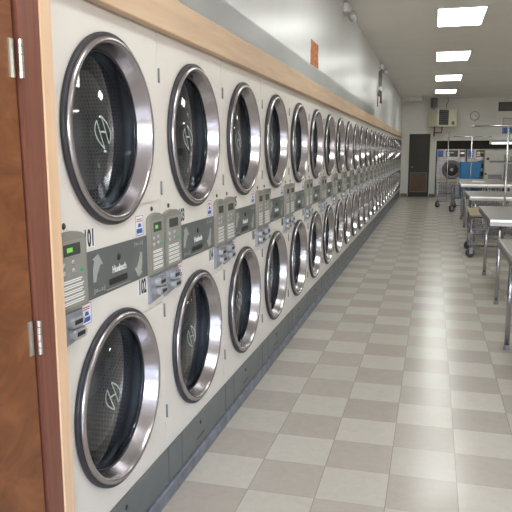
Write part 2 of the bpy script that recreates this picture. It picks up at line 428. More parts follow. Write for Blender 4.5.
def make_dryer():
    root = thing('stacked_dryer', 'x', 'dryer', (0, 0, 0), 0, 'stacked dryers along the left wall')
    # cabinet, local origin at left bottom front corner, front faces +x at x=0
    bm = bmesh.new(); D = -0.72
    rect_hole(bm, 0, 0, W, 1.185, 1.966, CY, DZ[0], HR); rect_hole(bm, 0, 0, W, 0.225, 1.012, CY, DZ[1], HR)
    def quad(*p): bm.faces.new([bm.verts.new(q) for q in p])
    quad((0, 0, 1.012), (0, W, 1.012), (0, W, 1.185), (0, 0, 1.185))
    quad((0, 0, 0.063), (0, W, 0.063), (0, W, 0.225), (0, 0, 0.225))
    quad((0, 0, 1.966), (0, W, 1.966), (0, W, 1.969), (0, 0, 1.969))
    quad((0, 0, 0.063), (0, 0, 1.969), (D, 0, 1.969), (D, 0, 0.063)); quad((0, W, 0.063), (D, W, 0.063), (D, W, 1.969), (0, W, 1.969))
    quad((D, 0, 0.063), (D, 0, 1.969), (D, W, 1.969), (D, W, 0.063)); quad((0, 0, 1.969), (0, W, 1.969), (D, W, 1.969), (D, 0, 1.969))
    quad((0, 0, 0.063), (D, 0, 0.063), (D, W, 0.063), (0, W, 0.063))
    bmesh.ops.remove_doubles(bm, verts=bm.verts[:], dist=0.0005)
    finish(bm, 'cabinet', M['enamel'], root)
    for i, cz in enumerate(DZ):
        # drum
        bm = bmesh.new(); lathe_x(bm, [(0.284, -0.001), (0.284, -0.066), (0.262, -0.069), (0.262, -0.073), (0.37, -0.075), (0.37, -0.62), (0.0, -0.63)], CY, cz, 64)
        finish(bm, 'drum', M['drum'], root)
        bm = bmesh.new(); lathe_x(bm, [(0.280, -0.046), (0.272, -0.048), (0.268, -0.062), (0.256, -0.068), (0.256, -0.078), (0.260, -0.078)], CY, cz, 64)
        finish(bm, 'drum_collar', M['silver'], root)
        # door
        bm = bmesh.new()
        y1 = W-0.014; zt, zb = cz+0.262, cz-0.262
        def outer(a, t):
            return t if math.cos(a) > 0 else min(t, 0.312)
        x1 = 0.010
        n = 64; inn, out = [], []
        angs = [2*PI*k/n for k in range(n)]
        for zz in (zt, zb):
            a = math.atan2(zz-cz, y1-CY) % (2*PI); q = min(range(n), key=lambda q: abs(angs[q]-a)); angs[q] = a
        def rad(a):
            c, s = math.cos(a), math.sin(a)
            if c <= 0.0: return 0.306
            t = (y1-CY)/c
            if abs(s) > 1e-9: t = min(t, 0.262/abs(s))
            return max(t, 0.306) if c < 0.55 else t
        for x in (0.004, x1):
            inn.append([bm.verts.new((x, CY+0.292*math.cos(a), cz+0.292*math.sin(a))) for a in angs])
            out.append([bm.verts.new((x, CY+rad(a)*math.cos(a), cz+rad(a)*math.sin(a))) for a in angs])
        for k in range(n):
            k2 = (k+1) % n
            bm.faces.new([inn[1][k], out[1][k], out[1][k2], inn[1][k2]])
            bm.faces.new([inn[0][k], inn[0][k2], out[0][k2], out[0][k]])
            bm.faces.new([out[0][k], out[0][k2], out[1][k2], out[1][k]])
            bm.faces.new([inn[0][k], inn[1][k], inn[1][k2], inn[0][k2]])
        door = finish(bm, 'door', M['door_enamel'], root)
        bm = bmesh.new(); lathe_x(bm, [(0.302, 0.002), (0.318, 0.0015), (0.323, 0.004), (0.322, 0.015), (0.315, 0.018), (0.302, 0.014)], CY, cz, 80, closed=True)
        o = finish(bm, 'gasket', M['rubber'], door)
        bm = bmesh.new(); lathe_x(bm, [(0.305, 0.012), (0.3095, 0.015), (0.3105, 0.019), (0.308, 0.0245), (0.303, 0.0285), (0.296, 0.0300), (0.2915, 0.028), (0.2885, 0.0235),
                                       (0.2845, 0.012), (0.279, -0.003), (0.273, -0.018), (0.2685, -0.0295), (0.267, -0.0325), (0.261, -0.0325), (0.261, -0.040), (0.272, -0.040), (0.2845, 0.003), (0.300, 0.010)], CY, cz, 96, closed=True)
        finish(bm, 'door_ring', M['steel'], door)
        bm = bmesh.new(); lathe_x(bm, [(0.0, -0.0295), (0.267, -0.0295), (0.267, -0.032), (0.0, -0.032)], CY, cz, 64)
        finish(bm, 'door_glass', M['glass'], door)
        bm = bmesh.new(); lathe_x(bm, [(0.267, -0.029), (0.268, -0.0255), (0.262, -0.0265), (0.262, -0.029)], CY, cz, 64, closed=True)
        finish(bm, 'glass_seal', M['rubber'], door)
        # printed H mark on the glass
        bm = bmesh.new(); xo = -0.0289
        def curve(a, m_, c):                              # arc from a to c passing through m_
            q = (2*m_[0]-(a[0]+c[0])/2, 2*m_[1]-(a[1]+c[1])/2)
            return [((1-t)**2*a[0]+2*t*(1-t)*q[0]+t*t*c[0], (1-t)**2*a[1]+2*t*(1-t)*q[1]+t*t*c[1]) for t in [k/12 for k in range(13)]]
        def strip(pts, wd):
            pts = [Vector((0, p[0], p[1])) for p in pts]; prev = None
            for k, p in enumerate(pts):
                a = pts[max(0, k-1)]; c = pts[min(len(pts)-1, k+1)]; d = (c-a).normalized(); nn = Vector((0, -d.z, d.y))*wd/2
                q = (bm.verts.new((xo, CY+p.y+nn.y, cz-0.005+p.z+nn.z)), bm.verts.new((xo, CY+p.y-nn.y, cz-0.005+p.z-nn.z)))
                if prev: bm.faces.new([prev[0], q[0], q[1], prev[1]])
                prev = q
        for sg in (1, -1):
            P = [(sg*-0.041, sg*0.039), (sg*-0.051, sg*-0.008), (sg*0.010, sg*-0.056), (sg*-0.020, sg*-0.002)]
            strip(curve(P[0], P[1], P[2]), 0.0055); strip(curve(P[0], P[3], P[2]), 0.005)
        strip([(-0.020, 0.002), (0.020, 0.002)], 0.006)
        finish(bm, 'glass_logo', M['logo'], door)
        for hz in (zt-0.035, zb+0.045):
            bm = bmesh.new(); tube(bm, [(0.012, W-0.0085, hz-0.028), (0.012, W-0.0085, hz+0.028)], 0.0045, 8)
            finish(bm, 'hinge', M['midgrey'], door)
    # control band
    b0, b1, z0, z1 = 0.187, 0.660, 1.020, 1.181
    bm = bmesh.new(); box(bm, 0.0005, 0.006, b0, b1, z0, z1, 0.0015)
    band = finish(bm, 'control_panel', M['grey_panel'], root)
    def part_prism(name, pts, x0, x1, mat, par):
        bm = bmesh.new(); prism_x(bm, pts, x0, x1); return finish(bm, name, mat, par)
    XF = 0.0062
    bm = bmesh.new(); lathe_x(bm, [(0.0, 0.010), (0.011, 0.010), (0.0125, 0.006)], CY+0.015, 1.134, 20); finish(bm, 'key_lock', M['dark'], band)
    part_prism('handle_slot', rrect(CY-0.062, CY+0.078, 1.043, 1.066, 0.006), XF, 0.0070, M['dark'], band)
    part_prism('pull_lip', rrect(CY-0.085, CY+0.095, 1.030, 1.033, 0.001), XF, 0.010, M['keypad_in'], band)
    lettering('Huebsch', 0.034, M['print_white'], band, (0.0068, CY+0.018, 1.094), 0.9)
    lettering('I = \u2013 = I', 0.026, M['print_grey'], band, (0.0068, 0.275, 1.042), 0.85)
    lettering('I = \u2013 = I', 0.026, M['print_grey'], band, (0.0068, 0.585, 1.158), 0.85)
    up = [(0.235, 1.075), (0.252, 1.074), (0.262, 1.098), (0.285, 1.128), (0.303, 1.128), (0.272, 1.166), (0.232, 1.152), (0.246, 1.148), (0.236, 1.118)]
    part_prism('arrow', up, XF, 0.0069, M['print_grey'], band)
    dn = [(0.848-y, 2.199-z-0.001) for y, z in up]
    part_prism('arrow', dn, XF, 0.0069, M['print_grey'], band)
    # keypads, coin slots
    for (k0, k1, lo) in ((0.004, 0.180, 0), (0.667, 0.806, 1)):
        w = k1-k0; cyk = (k0+k1)/2
        pts = [(k0, 1.018), (k1, 1.018), (k1, 1.236)]
        for k in range(1, 8): a = PI*k/8; pts.append((cyk+w/2*math.cos(a), 1.236+0.026*math.sin(a)))
        pts.append((k0, 1.236))
        bm = bmesh.new(); prism_x(bm, pts, 0.0005, 0.020)
        bmesh.ops.bevel(bm, geom=[e for e in bm.edges if all(v.co.x > 0.019 for v in e.verts)], offset=0.004, segments=2, affect='EDGES')
        kp = finish(bm, 'keypad', M['keypad'], root)
        part_prism('keypad_face', rrect(k0+0.014, k1-0.012, 1.030, 1.236, 0.008), 0.020, 0.0208, M['keypad_in'], kp)
        part_prism('display', rrect(cyk-w*0.30, cyk+w*0.24, 1.190, 1.226, 0.003), 0.021, 0.0225, M['lcd'], kp)
        part_prism('lit_segments', rrect(cyk-w*0.20, cyk-w*0.02, 1.201, 1.215, 0.001), 0.0226, 0.023, M['lcd_green'], kp)
        for bi, (by, bz) in enumerate(((-0.30, 1.165), (0.0, 1.168), (-0.30, 1.140), (0.0, 1.143), (0.26, 1.140))):
            bm = bmesh.new(); lathe_x(bm, [(0.0, 0.0235), (0.0065, 0.0235), (0.0075, 0.021)], cyk+w*by, bz, 12)
            finish(bm, 'button', M['btn_green'] if bi == 4 else M['silver'], kp)
        bm = bmesh.new()
        rr_ = random.Random(3)
        for q in range(5):
            zz = 1.112-q*0.0165; rl = rr_.uniform(0.30, 0.38)
            for r2 in range(2):
                box(bm, 0.0209, 0.0213, cyk-w*0.36, cyk-w*0.36+w*2*(rl-0.02*r2), zz-r2*0.0062, zz-r2*0.0062+0.0038)
        finish(bm, 'instructions', M['label_white'], kp)
        # key hole above
        bm = bmesh.new(); lathe_x(bm, [(0.0, 0.004), (0.0075, 0.004), (0.0105, 0.0005)], cyk-0.012, 1.279, 18); finish(bm, 'screw_cap', M['rubber'], root)
        # coin box
        q0, q1 = (k0+0.002, 0.150) if lo == 0 else (k0+0.002, k1-0.002)
        bm = bmesh.new()
        pr = [(q0, 0.903), (q0+0.10, 0.915), (q1, 0.960), (q1, 1.015), (q0, 1.015)]
        prism_x(bm, pr, 0.0005, 0.014)
        bmesh.ops.bevel(bm, geom=[e for e in bm.edges if all(v.co.x > 0.013 for v in e.verts)], offset=0.004, segments=2, affect='EDGES')
        cb = finish(bm, 'coin_box', M['coin'], root)
        cyc = q0+0.082
        for dz_, dyv in ((0.983, 0.0), (0.943, 0.012)):
            bm = bmesh.new(); prism_x(bm, rrect(cyc-0.036+dyv, cyc+0.036+dyv, dz_-0.016, dz_+0.016, 0.010), 0.014, 0.034)
            bmesh.ops.bevel(bm, geom=[e for e in bm.edges if all(v.co.x > 0.033 for v in e.verts)], offset=0.005, segments=2, affect='EDGES')
            finish(bm, 'slot_bezel', M['silver'], cb)
            part_prism('coin_slot', rrect(cyc-0.024+dyv, cyc+0.022+dyv, dz_-0.007, dz_+0.007, 0.003), 0.0341, 0.0348, M['dark'], cb)
    # stickers
    def sticker(y0, y1, z0, z1):
        st = part_prism('warning_sticker', [(y0, z0), (y1, z0), (y1, z1), (y0, z1)], 0.0005, 0.0012, M['label_white'], root)
        part_prism('sticker_panel', [(y0+0.008, z0+0.008), (y1-0.008, z0+0.008), (y1-0.008, z0+0.35*(z1-z0)), (y0+0.008, z0+0.35*(z1-z0))], 0.0013, 0.0016, M['label_blue'], st)
        part_prism('sticker_mark', [(y0+0.018, z0+0.42*(z1-z0)), (y1-0.016, z0+0.42*(z1-z0)), (y1-0.02, z0+0.6*(z1-z0)), (y0+0.024, z0+0.62*(z1-z0))], 0.0013, 0.0016, M['label_blue'], st)
        bm = bmesh.new()
        for f in (0.70, 0.80): box(bm, 0.0013, 0.0016, y0+0.010, y1-0.010, z0+f*(z1-z0), z0+(f+0.055)*(z1-z0))
        finish(bm, 'sticker_heading', M['label_red'], st)
        bm = bmesh.new(); w_ = 0.002
        box(bm, 0.0013, 0.0016, y0, y0+w_, z0, z1); box(bm, 0.0013, 0.0016, y1-w_, y1, z0, z1); box(bm, 0.0013, 0.0016, y0+w_, y1-w_, z0, z0+w_); box(bm, 0.0013, 0.0016, y0+w_, y1-w_, z1-w_, z1)
        finish(bm, 'sticker_border', M['label_blue'], st)
    sticker(0.575, 0.640, 1.187, 1.262); sticker(0.160, 0.222, 0.945, 1.014)
    # kick panels
    for a, c in ((0.003, 0.155), (0.160, W-0.002)):
        bm = bmesh.new(); box(bm, 0.0005, 0.010, a, c, 0.065, 0.226, 0.002)
        k = finish(bm, 'kick_panel', M['kick'], root)
        if a > 0.1:
            bm = bmesh.new(); lathe_x(bm, [(0.0, 0.013), (0.009, 0.013), (0.011, 0.010)], CY, 0.178, 16); finish(bm, 'key_lock', M['dark'], k)
            part_prism('vent_slot', rrect(CY-0.055, CY+0.055, 0.106, 0.116, 0.003), 0.0101, 0.0108, M['dark'], k)
    return root
def numbers(root, up, lo):
    for num, y, z in ((up, 0.228, 1.222), (lo, 0.618, 0.982)):
        bm = bmesh.new(); box(bm, 0.0005, 0.0012, y-0.036, y+0.036, z-0.029, z+0.029)
        p = finish(bm, 'number_label', M['label_white'], root)
        lettering(str(num), 0.078, M['black_ink'], p, (0.0016, y, z), 0.60)
proto = make_dryer()
nth = ['', 'second', 'third', 'fourth', 'fifth', 'sixth', 'seventh', 'eighth', 'ninth', 'tenth', 'eleventh', 'twelfth', 'thirteenth']
roots = [proto]+[copy_tree(proto) for _ in range(25)]
for i, r_ in enumerate(roots):
    r_.location = (XL, 1.661+PITCH*i, 0)
    numbers(r_, 101+2*i, 102+2*i)
    if i == 0: L_ = 'white stacked dryer beside the pine post, upper door numbered 101, lower 102'
    elif i == 1: L_ = 'white stacked dryer numbered 103, second from the pine post'
    elif i <= 12: L_ = 'white stacked dryer with steel ringed doors, %s stack from the pine post' % nth[i]
    elif i == 25: L_ = 'white stacked dryer at the end of the row, touching the rear wall'
    else: L_ = 'white stacked dryer deep in the row, %s stack from the rear wall' % nth[25-i]
    r_['label'] = L_
    if i > 0:                                    # only the first stack has its displays lit
        for o in [o for o in r_.children_recursive if o.name.startswith('lit_segments')]: bpy.data.objects.remove(o)

# ------------------------------------------------------------------ things on the wall above
bm = bmesh.new()
pts = []
rg = random.Random(4)
for k in range(9): pts.append((5.86+rg.uniform(-0.012, 0.012), 2.26+0.225*k/8))
for k in range(9): pts.append((6.24+rg.uniform(-0.012, 0.012), 2.485-0.225*k/8))
prism_x(bm, pts, XL-0.004, XL-0.001)
bp_ = finish(bm, 'brick_patch', M['orange'], bpy.data.objects['wall_left']); bp_['label'] = 'small orange patch of bare brick'
def emergency_light(y, z, label):
    t = thing('emergency_light', label, 'light', (XL-0.002, y, z), 0, 'emergency lights on the left wall')
    bm = bmesh.new(); box(bm, 0, 0.06, -0.13, 0.13, -0.05, 0.05, 0.01); finish(bm, 'housing', M['white_plastic'], t)
    for s in (-1, 1):
        bm = bmesh.new()
        lathe_x(bm, [(0, 0.03), (0.03, 0.035), (0.055, 0.09), (0.055, 0.10)], 0, 0, 20)
        bmesh.ops.rotate(bm, verts=bm.verts[:], cent=(0, 0, 0), matrix=Matrix.Rotation(-s*0.5, 3, 'Z'))
        bmesh.ops.translate(bm, verts=bm.verts[:], vec=(0.03, s*0.09, -0.09))
        h = finish(bm, 'lamp_head', M['silver'], t)
        bm = bmesh.new(); lathe_x(bm, [(0, 0.098), (0.05, 0.096)], 0, 0, 20)
        bmesh.ops.rotate(bm, verts=bm.verts[:], cent=(0, 0, 0), matrix=Matrix.Rotation(-s*0.5, 3, 'Z'))
        bmesh.ops.translate(bm, verts=bm.verts[:], vec=(0.03, s*0.09, -0.09))
        finish(bm, 'lens', M['label_white'], h)
emergency_light(8.0, 3.16, 'twin head emergency light nearest the camera, high on the white wall')
emergency_light(13.5, 3.15, 'twin head emergency light farther along the white wall, near the ceiling')
t = thing('wall_pipe', 'short grey pipes with a valve on the white wall above the dryers', 'pipe', (XL, 13.0, 0))
bm = bmesh.new(); tube(bm, [(0.03, -0.08, 2.55), (0.03, -0.08, 3.02)], 0.02); finish(bm, 'pipe', M['midgrey'], t)
bm = bmesh.new(); tube(bm, [(0.03, 0.35, 2.45), (0.03, 0.35, 3.10)], 0.018); finish(bm, 'pipe', M['midgrey'], t)
bm = bmesh.new(); tube(bm, [(0.03, -0.10, 2.70), (0.03, 0.37, 2.72)], 0.026); lathe_z(bm, [(0, 2.66), (0.05, 2.67), (0.05, 2.75), (0, 2.76)], 0.04, 0.12, 16); finish(bm, 'valve', M['silver'], t)
bm = bmesh.new(); box(bm, 0.0, 0.012, -0.10, -0.04, 2.36, 2.64, 0.003); finish(bm, 'tag_board', M['orange'], t)

# ------------------------------------------------------------------ ceiling lights
def ceiling_light(y, label):
    t = thing('ceiling_light', label, 'ceiling light', (0.275, y, ZC), 0, 'fluorescent panels in the ceiling')
    bm = bmesh.new(); a, c, w = 0.31, 0.61, 0.025
    for q in ((-a, a, -c, -c+w), (-a, a, c-w, c), (-a, -a+w, -c+w, c-w), (a-w, a, -c+w, c-w)): box(bm, *q, -0.012, -0.001)
    finish(bm, 'frame', M['white_plastic'], t)
    bm = bmesh.new(); box(bm, -a+w, a-w, -c+w, c-w, -0.010, -0.003); finish(bm, 'diffuser', M['fluo'], t)
for y, l in ((1.98, 'fluorescent panel overhead by the wooden door'), (5.63, 'fluorescent panel overhead, just before the nearest one in view'), (9.29, 'large lit fluorescent panel, nearest in view'),
             (12.93, 'second lit fluorescent panel counting from the camera'), (16.6, 'third lit fluorescent panel counting from the camera'), (20.25, 'farthest lit fluorescent panel, just before the rear heater')):
    ceiling_light(y, l)
# second row of fixtures over the right side of the room, outside the picture
for y in (1.98, 9.29, 16.6):
    t = thing('ceiling_light', 'fluorescent panel over the right side of the room', 'ceiling light', (3.4, y, ZC), 0, 'fluorescent panels over the right side')
    bm = bmesh.new(); box(bm, -0.285, 0.285, -0.585, 0.585, -0.010, -0.003); finish(bm, 'diffuser', M['fluo'], t)

# ------------------------------------------------------------------ rear wall things
t = thing('unit_heater', 'beige gas unit heater hanging on the rear wall above the door', 'heater', (0.10, YR-0.80, 0), math.radians(31))
bm = bmesh.new(); box(bm, 0, 0.70, 0, 0.60, 2.31, 2.86, 0.01); finish(bm, 'casing', M['beige'], t)
bm = bmesh.new(); box(bm, 0.03, 0.38, -0.006, -0.0005, 2.36, 2.83); g = finish(bm, 'grille_opening', M['dark'], t)
for k in range(7):
    bm = bmesh.new(); box(bm, 0.035, 0.375, -0.02, -0.007, 2.385+k*0.063, 2.41+k*0.063); finish(bm, 'louvre', M['midgrey'], g)
bm = bmesh.new(); box(bm, 0.50, 0.60, -0.006, -0.0005, 2.38, 2.48); finish(bm, 'rating_plate', M['midgrey'], t)
bm = bmesh.new(); box(bm, -0.02, 0.15, 0.30, 0.46, 2.93, 3.24, 0.01); tube(bm, [(0.07, 0.38, 2.86), (0.07, 0.38, 2.94)], 0.03); finish(bm, 'flue_box', M['midgrey'], t)
bm = bmesh.new()
tube(bm, [(0.06, 0.30, 2.31), (0.06, 0.30, 2.0)], 0.02); tube(bm, [(0.06, 0.30, 2.12), (0.28, 0.22, 2.12), (0.30, 0.22, 2.31)], 0.016)
finish(bm, 'gas_pipe', M['black'], t)
bm = bmesh.new(); tube(bm, [(0.42, 0.2, 2.86), (0.40, 0.2, 3.0), (0.47, 0.2, 3.12), (0.45, 0.2, 3.249)], 0.012); finish(bm, 'cable', M['midgrey'], t)

def face_y(bm, prof, cx, cz, n=32):
    """revolve (radius, y) about the y axis"""
    rings = []
    for r, y in prof:
        if r <= 1e-6: rings.append([bm.verts.new((cx, y, cz))])
        else: rings.append([bm.verts.new((cx+r*math.cos(a), y, cz+r*math.sin(a))) for a in [2*PI*k/n for k in range(n)]])
    for i in range(len(prof)-1):
        a, bb = rings[i], rings[i+1]
        for k in range(n):
            k2 = (k+1) % n
            if len(a) == 1: f = bm.faces.new([a[0], bb[k], bb[k2]])
            elif len(bb) == 1: f = bm.faces.new([a[k], a[k2], bb[0]])
            else: f = bm.faces.new([a[k], a[k2], bb[k2], bb[k]])
            f.smooth = True
t = thing('wall_clock', 'round white wall clock with dark rim on the rear wall', 'clock', (1.26, YR, 2.665))
bm = bmesh.new(); face_y(bm, [(0.128, -0.02), (0.131, -0.040), (0.145, -0.038), (0.15, 0)], 0, 0); finish(bm, 'rim', M['midgrey'], t)
bm = bmesh.new(); face_y(bm, [(0, -0.026), (0.128, -0.026), (0.128, -0.001)], 0, 0); finish(bm, 'dial', M['label_white'], t)
bm = bmesh.new(); tube(bm, [(0, -0.03, 0), (0.035, -0.03, 0.055)], 0.004, 6); finish(bm, 'hour_hand', M['black'], t)
bm = bmesh.new(); tube(bm, [(0, -0.034, 0), (0.085, -0.034, -0.03)], 0.003, 6); finish(bm, 'minute_hand', M['black'], t)

t = thing('wall_vent', 'dark rectangular vent grille high on the rear wall', 'vent', (2.40, YR, 2.95))
bm = bmesh.new(); box(bm, -0.42, 0.42, -0.02, -0.001, -0.145, 0.145, 0.004); finish(bm, 'backing', M['black'], t)
for k in range(7):
    bm = bmesh.new(); box(bm, -0.39, 0.39, -0.032, -0.02, -0.12+k*0.037, -0.103+k*0.037); finish(bm, 'slat', M['kick'], t)
t = thing('notice_board', 'grey framed wall board with a blue square, right of the clock', 'sign', (2.13, YR, 2.08))
bm = bmesh.new(); box(bm, 0, 0.75, -0.015, -0.001, 0, 0.50, 0.003); finish(bm, 'board', M['pale'], t)
bm = bmesh.new()
for q in ((0, 0.75, 0.48, 0.50), (0, 0.02, 0, 0.48), (0.73, 0.75, 0, 0.48)): box(bm, q[0], q[1], -0.03, -0.015, q[2], q[3])
finish(bm, 'frame', M['midgrey'], t)
bm = bmesh.new(); box(bm, 0.03, 0.32, -0.02, -0.0155, 0.01, 0.20); finish(bm, 'blue_panel', M['blue_paper'], t)

# strip light over the washers
t = thing('strip_light', 'glowing fluorescent tube fixed over the washers on the rear wall', 'light', (1.78, YR-0.03, 1.78))
bm = bmesh.new(); tube(bm, [(0.05, -0.04, 0), (1.75, -0.04, 0)], 0.03, 12); finish(bm, 'tube', M['tube'], t)
bm = bmesh.new(); box(bm, -0.02, 0.05, -0.075, 0.03, -0.03, 0.085, 0.006); finish(bm, 'end_cap', M['white_plastic'], t)
bm = bmesh.new(); box(bm, 0.05, 1.80, 0.0, 0.029, 0.02, 0.08, 0.004); finish(bm, 'batten', M['midgrey'], t)

# front-load washers in the rear opening
def make_washer():
    t = thing('front_load_washer', 'x', 'washer', (0, 0, 0), 0, 'steel front load washers at the rear wall')
    w = 0.94
    bm = bmesh.new(); box(bm, 0, w, 0, 0.85, 0.002, 1.60, 0.01); finish(bm, 'body', M['washer'], t)
    bm = bmesh.new(); box(bm, 0.01, w-0.01, -0.012, -0.001, 1.31, 1.585, 0.004); cp = finish(bm, 'control_panel', M['washer'], t)
    for nm, a, c, mt in (('price_display', 0.03, 0.21, 'blue_paper'), ('cycle_panel', 0.29, 0.68, 'dark'), ('coin_drop', 0.73, 0.91, 'dark')):
        bm = bmesh.new(); box(bm, a, c, -0.022, -0.012, 1.34, 1.555, 0.004); finish(bm, nm, M[mt], cp)
    bm = bmesh.new(); box(bm, 0.44, 0.54, -0.024, -0.022, 1.46, 1.50); finish(bm, 'lit_display', M['lcd_green'], cp)
    bm = bmesh.new()
    for k in range(3): box(bm, 0.31, 0.42, -0.024, -0.022, 1.38+k*0.05, 1.395+k*0.05)
    box(bm, 0.76, 0.88, -0.024, -0.022, 1.44, 1.49)
    finish(bm, 'button_row', M['silver'], cp)
    bm = bmesh.new(); face_y(bm, [(0.20, -0.03), (0.225, -0.07), (0.27, -0.06), (0.31, -0.02), (0.32, 0.0)], 0.50, 0.91, 40); d = finish(bm, 'door_ring', M['midgrey'], t)
    bm = bmesh.new(); face_y(bm, [(0, -0.085), (0.10, -0.075), (0.205, -0.04)], 0.50, 0.91, 40); finish(bm, 'door_window', M['dark'], d)
    bm = bmesh.new(); face_y(bm, [(0, -0.105), (0.045, -0.10), (0.055, -0.075)], 0.50, 0.91, 20); finish(bm, 'door_badge', M['silver'], d)
    bm = bmesh.new(); box(bm, 0.76, 0.80, -0.06, -0.001, 0.84, 0.98, 0.008); finish(bm, 'door_handle', M['chrome'], d)
    bm = bmesh.new(); box(bm, 0.06, 0.34, -0.015, -0.001, 1.17, 1.27, 0.004); finish(bm, 'soap_drawer', M['pale'], t)
    bm = bmesh.new(); box(bm, 0.03, w-0.03, -0.01, -0.001, 0.04, 0.40, 0.004); finish(bm, 'base_panel', M['washer'], t)
    return t
wa = make_washer()
was = [wa]+[copy_tree(wa) for _ in range(3)]
for k, (o, l) in enumerate(zip(was, ('steel front load washer, leftmost, beside the white pillar', 'steel front load washer behind the blue bin, second from the pillar',
                      'steel front load washer behind the pale cabinet, third from the pillar', 'steel front load washer at the far right of the row'))):
    o.location = (0.115+k*0.965, YR+0.13, 0); o['label'] = l

# pale cabinet right of the washers
t = thing('utility_cabinet', 'pale grey metal cabinet with a red knob at right of the washers', 'cabinet', (1.60, 22.35, 0))
bm = bmesh.new(); box(bm, 0, 1.05, 0, 0.40, 0.03, 1.55, 0.012); finish(bm, 'body', M['pale'], t)
bm = bmesh.new(); box(bm, 0.15, 1.0, -0.03, -0.001, 1.17, 1.22, 0.005); finish(bm, 'ledge', M['midgrey'], t)
bm = bmesh.new(); box(bm, 0.12, 0.55, -0.06, -0.001, 0.30, 0.78, 0.01); finish(bm, 'lower_door', M['midgrey'], t)
bm = bmesh.new(); box(bm, 0.60, 0.98, -0.05, -0.001, 0.55, 1.12, 0.01); finish(bm, 'dispenser', M['midgrey'], t)
bm = bmesh.new(); face_y(bm, [(0, -0.05), (0.04, -0.045), (0.045, -0.001)], 0.10, 1.28, 20); finish(bm, 'red_knob', M['red'], t)
bm = bmesh.new(); face_y(bm, [(0, -0.04), (0.03, -0.036), (0.035, -0.001)], 0.05, 0.80, 20); finish(bm, 'lock', M['dark'], t)
bm = bmesh.new()
tube(bm, [(0.62, -0.03, 1.22), (0.60, -0.06, 1.40)], 0.018); tube(bm, [(0.80, -0.03, 1.22), (0.78, -0.03, 1.34), (0.84, -0.08, 1.36)], 0.018); finish(bm, 'tap', M['midgrey'], t)

# ------------------------------------------------------------------ folding tables
def table(x0, x1, y0, y1, zt, label, inset=0.10):
    t = thing('folding_table', label, 'table', ((x0+x1)/2, (y0+y1)/2, 0), 0, 'stainless folding tables in the right aisle')
    a, c = (x1-x0)/2, (y1-y0)/2
    bm = bmesh.new(); box(bm, -a, a, -c, c, zt-0.03, zt, 0.003, seg=2)
    finish(bm, 'tabletop', M['table_steel'], t)
    bm = bmesh.new()
    box(bm, -a, a, -c, -c+0.012, zt-0.065, zt-0.031); box(bm, -a, a, c-0.012, c, zt-0.065, zt-0.031)
    box(bm, -a, -a+0.012, -c+0.012, c-0.012, zt-0.065, zt-0.031); box(bm, a-0.012, a, -c+0.012, c-0.012, zt-0.065, zt-0.031)
    finish(bm, 'apron', M['table_rim'], t)
    for sx in (-1, 1):
        for sy in (-1, 1):
            X, Yl = sx*(a-inset), sy*(c-0.04)
            bm = bmesh.new(); tube(bm, [(X, Yl, 0.02), (X, Yl, zt-0.03)], 0.019, 14)
            lg = finish(bm, 'leg', M['chrome'], t)
            bm = bmesh.new(); lathe_z(bm, [(0, 0.001), (0.024, 0.001), (0.026, 0.012), (0.022, 0.04), (0, 0.041)], X, Yl, 14); finish(bm, 'foot', M['midgrey'], lg, smooth=True)
    return t
table(0.50, 1.30, 3.55, 5.19, 0.85, 'stainless steel folding table nearest the camera, cut by the right frame')
table(0.56, 1.36, 6.69, 8.36, 0.85, 'stainless steel folding table with a blue booklet on it, second from the camera')
table(0.60, 1.45, 11.2, 12.8, 0.78, 'low stainless steel folding table just behind the tan covered cart')
table(0.55, 1.55, 13.6, 15.3, 0.87, 'stainless steel folding table, fourth from the camera, before the blue bin')
table(0.62, 1.55, 15.9, 16.9, 0.85, 'farthest small stainless steel table, right in front of the blue bin')
bm = bmesh.new(); box(bm, 0.92, 1.10, 7.05, 7.32, 0.851, 0.862, 0.002); tag(finish(bm, 'booklet', M['blue_paper']), 'small blue booklet lying on the second folding table', 'booklet')
bm = bmesh.new(); box(bm, 1.02, 1.30, 7.5, 7.85, 0.851, 0.855, 0.001); tag(finish(bm, 'paper_sheet', M['label_white']), 'white paper sheet lying on the second folding table', 'paper')
bm = bmesh.new(); box(bm, 0.80, 1.05, 14.2, 14.6, 0.871, 0.90, 0.01); tag(finish(bm, 'folded_towel', M['label_white']), 'white folded towel lying on the fourth folding table', 'towel')

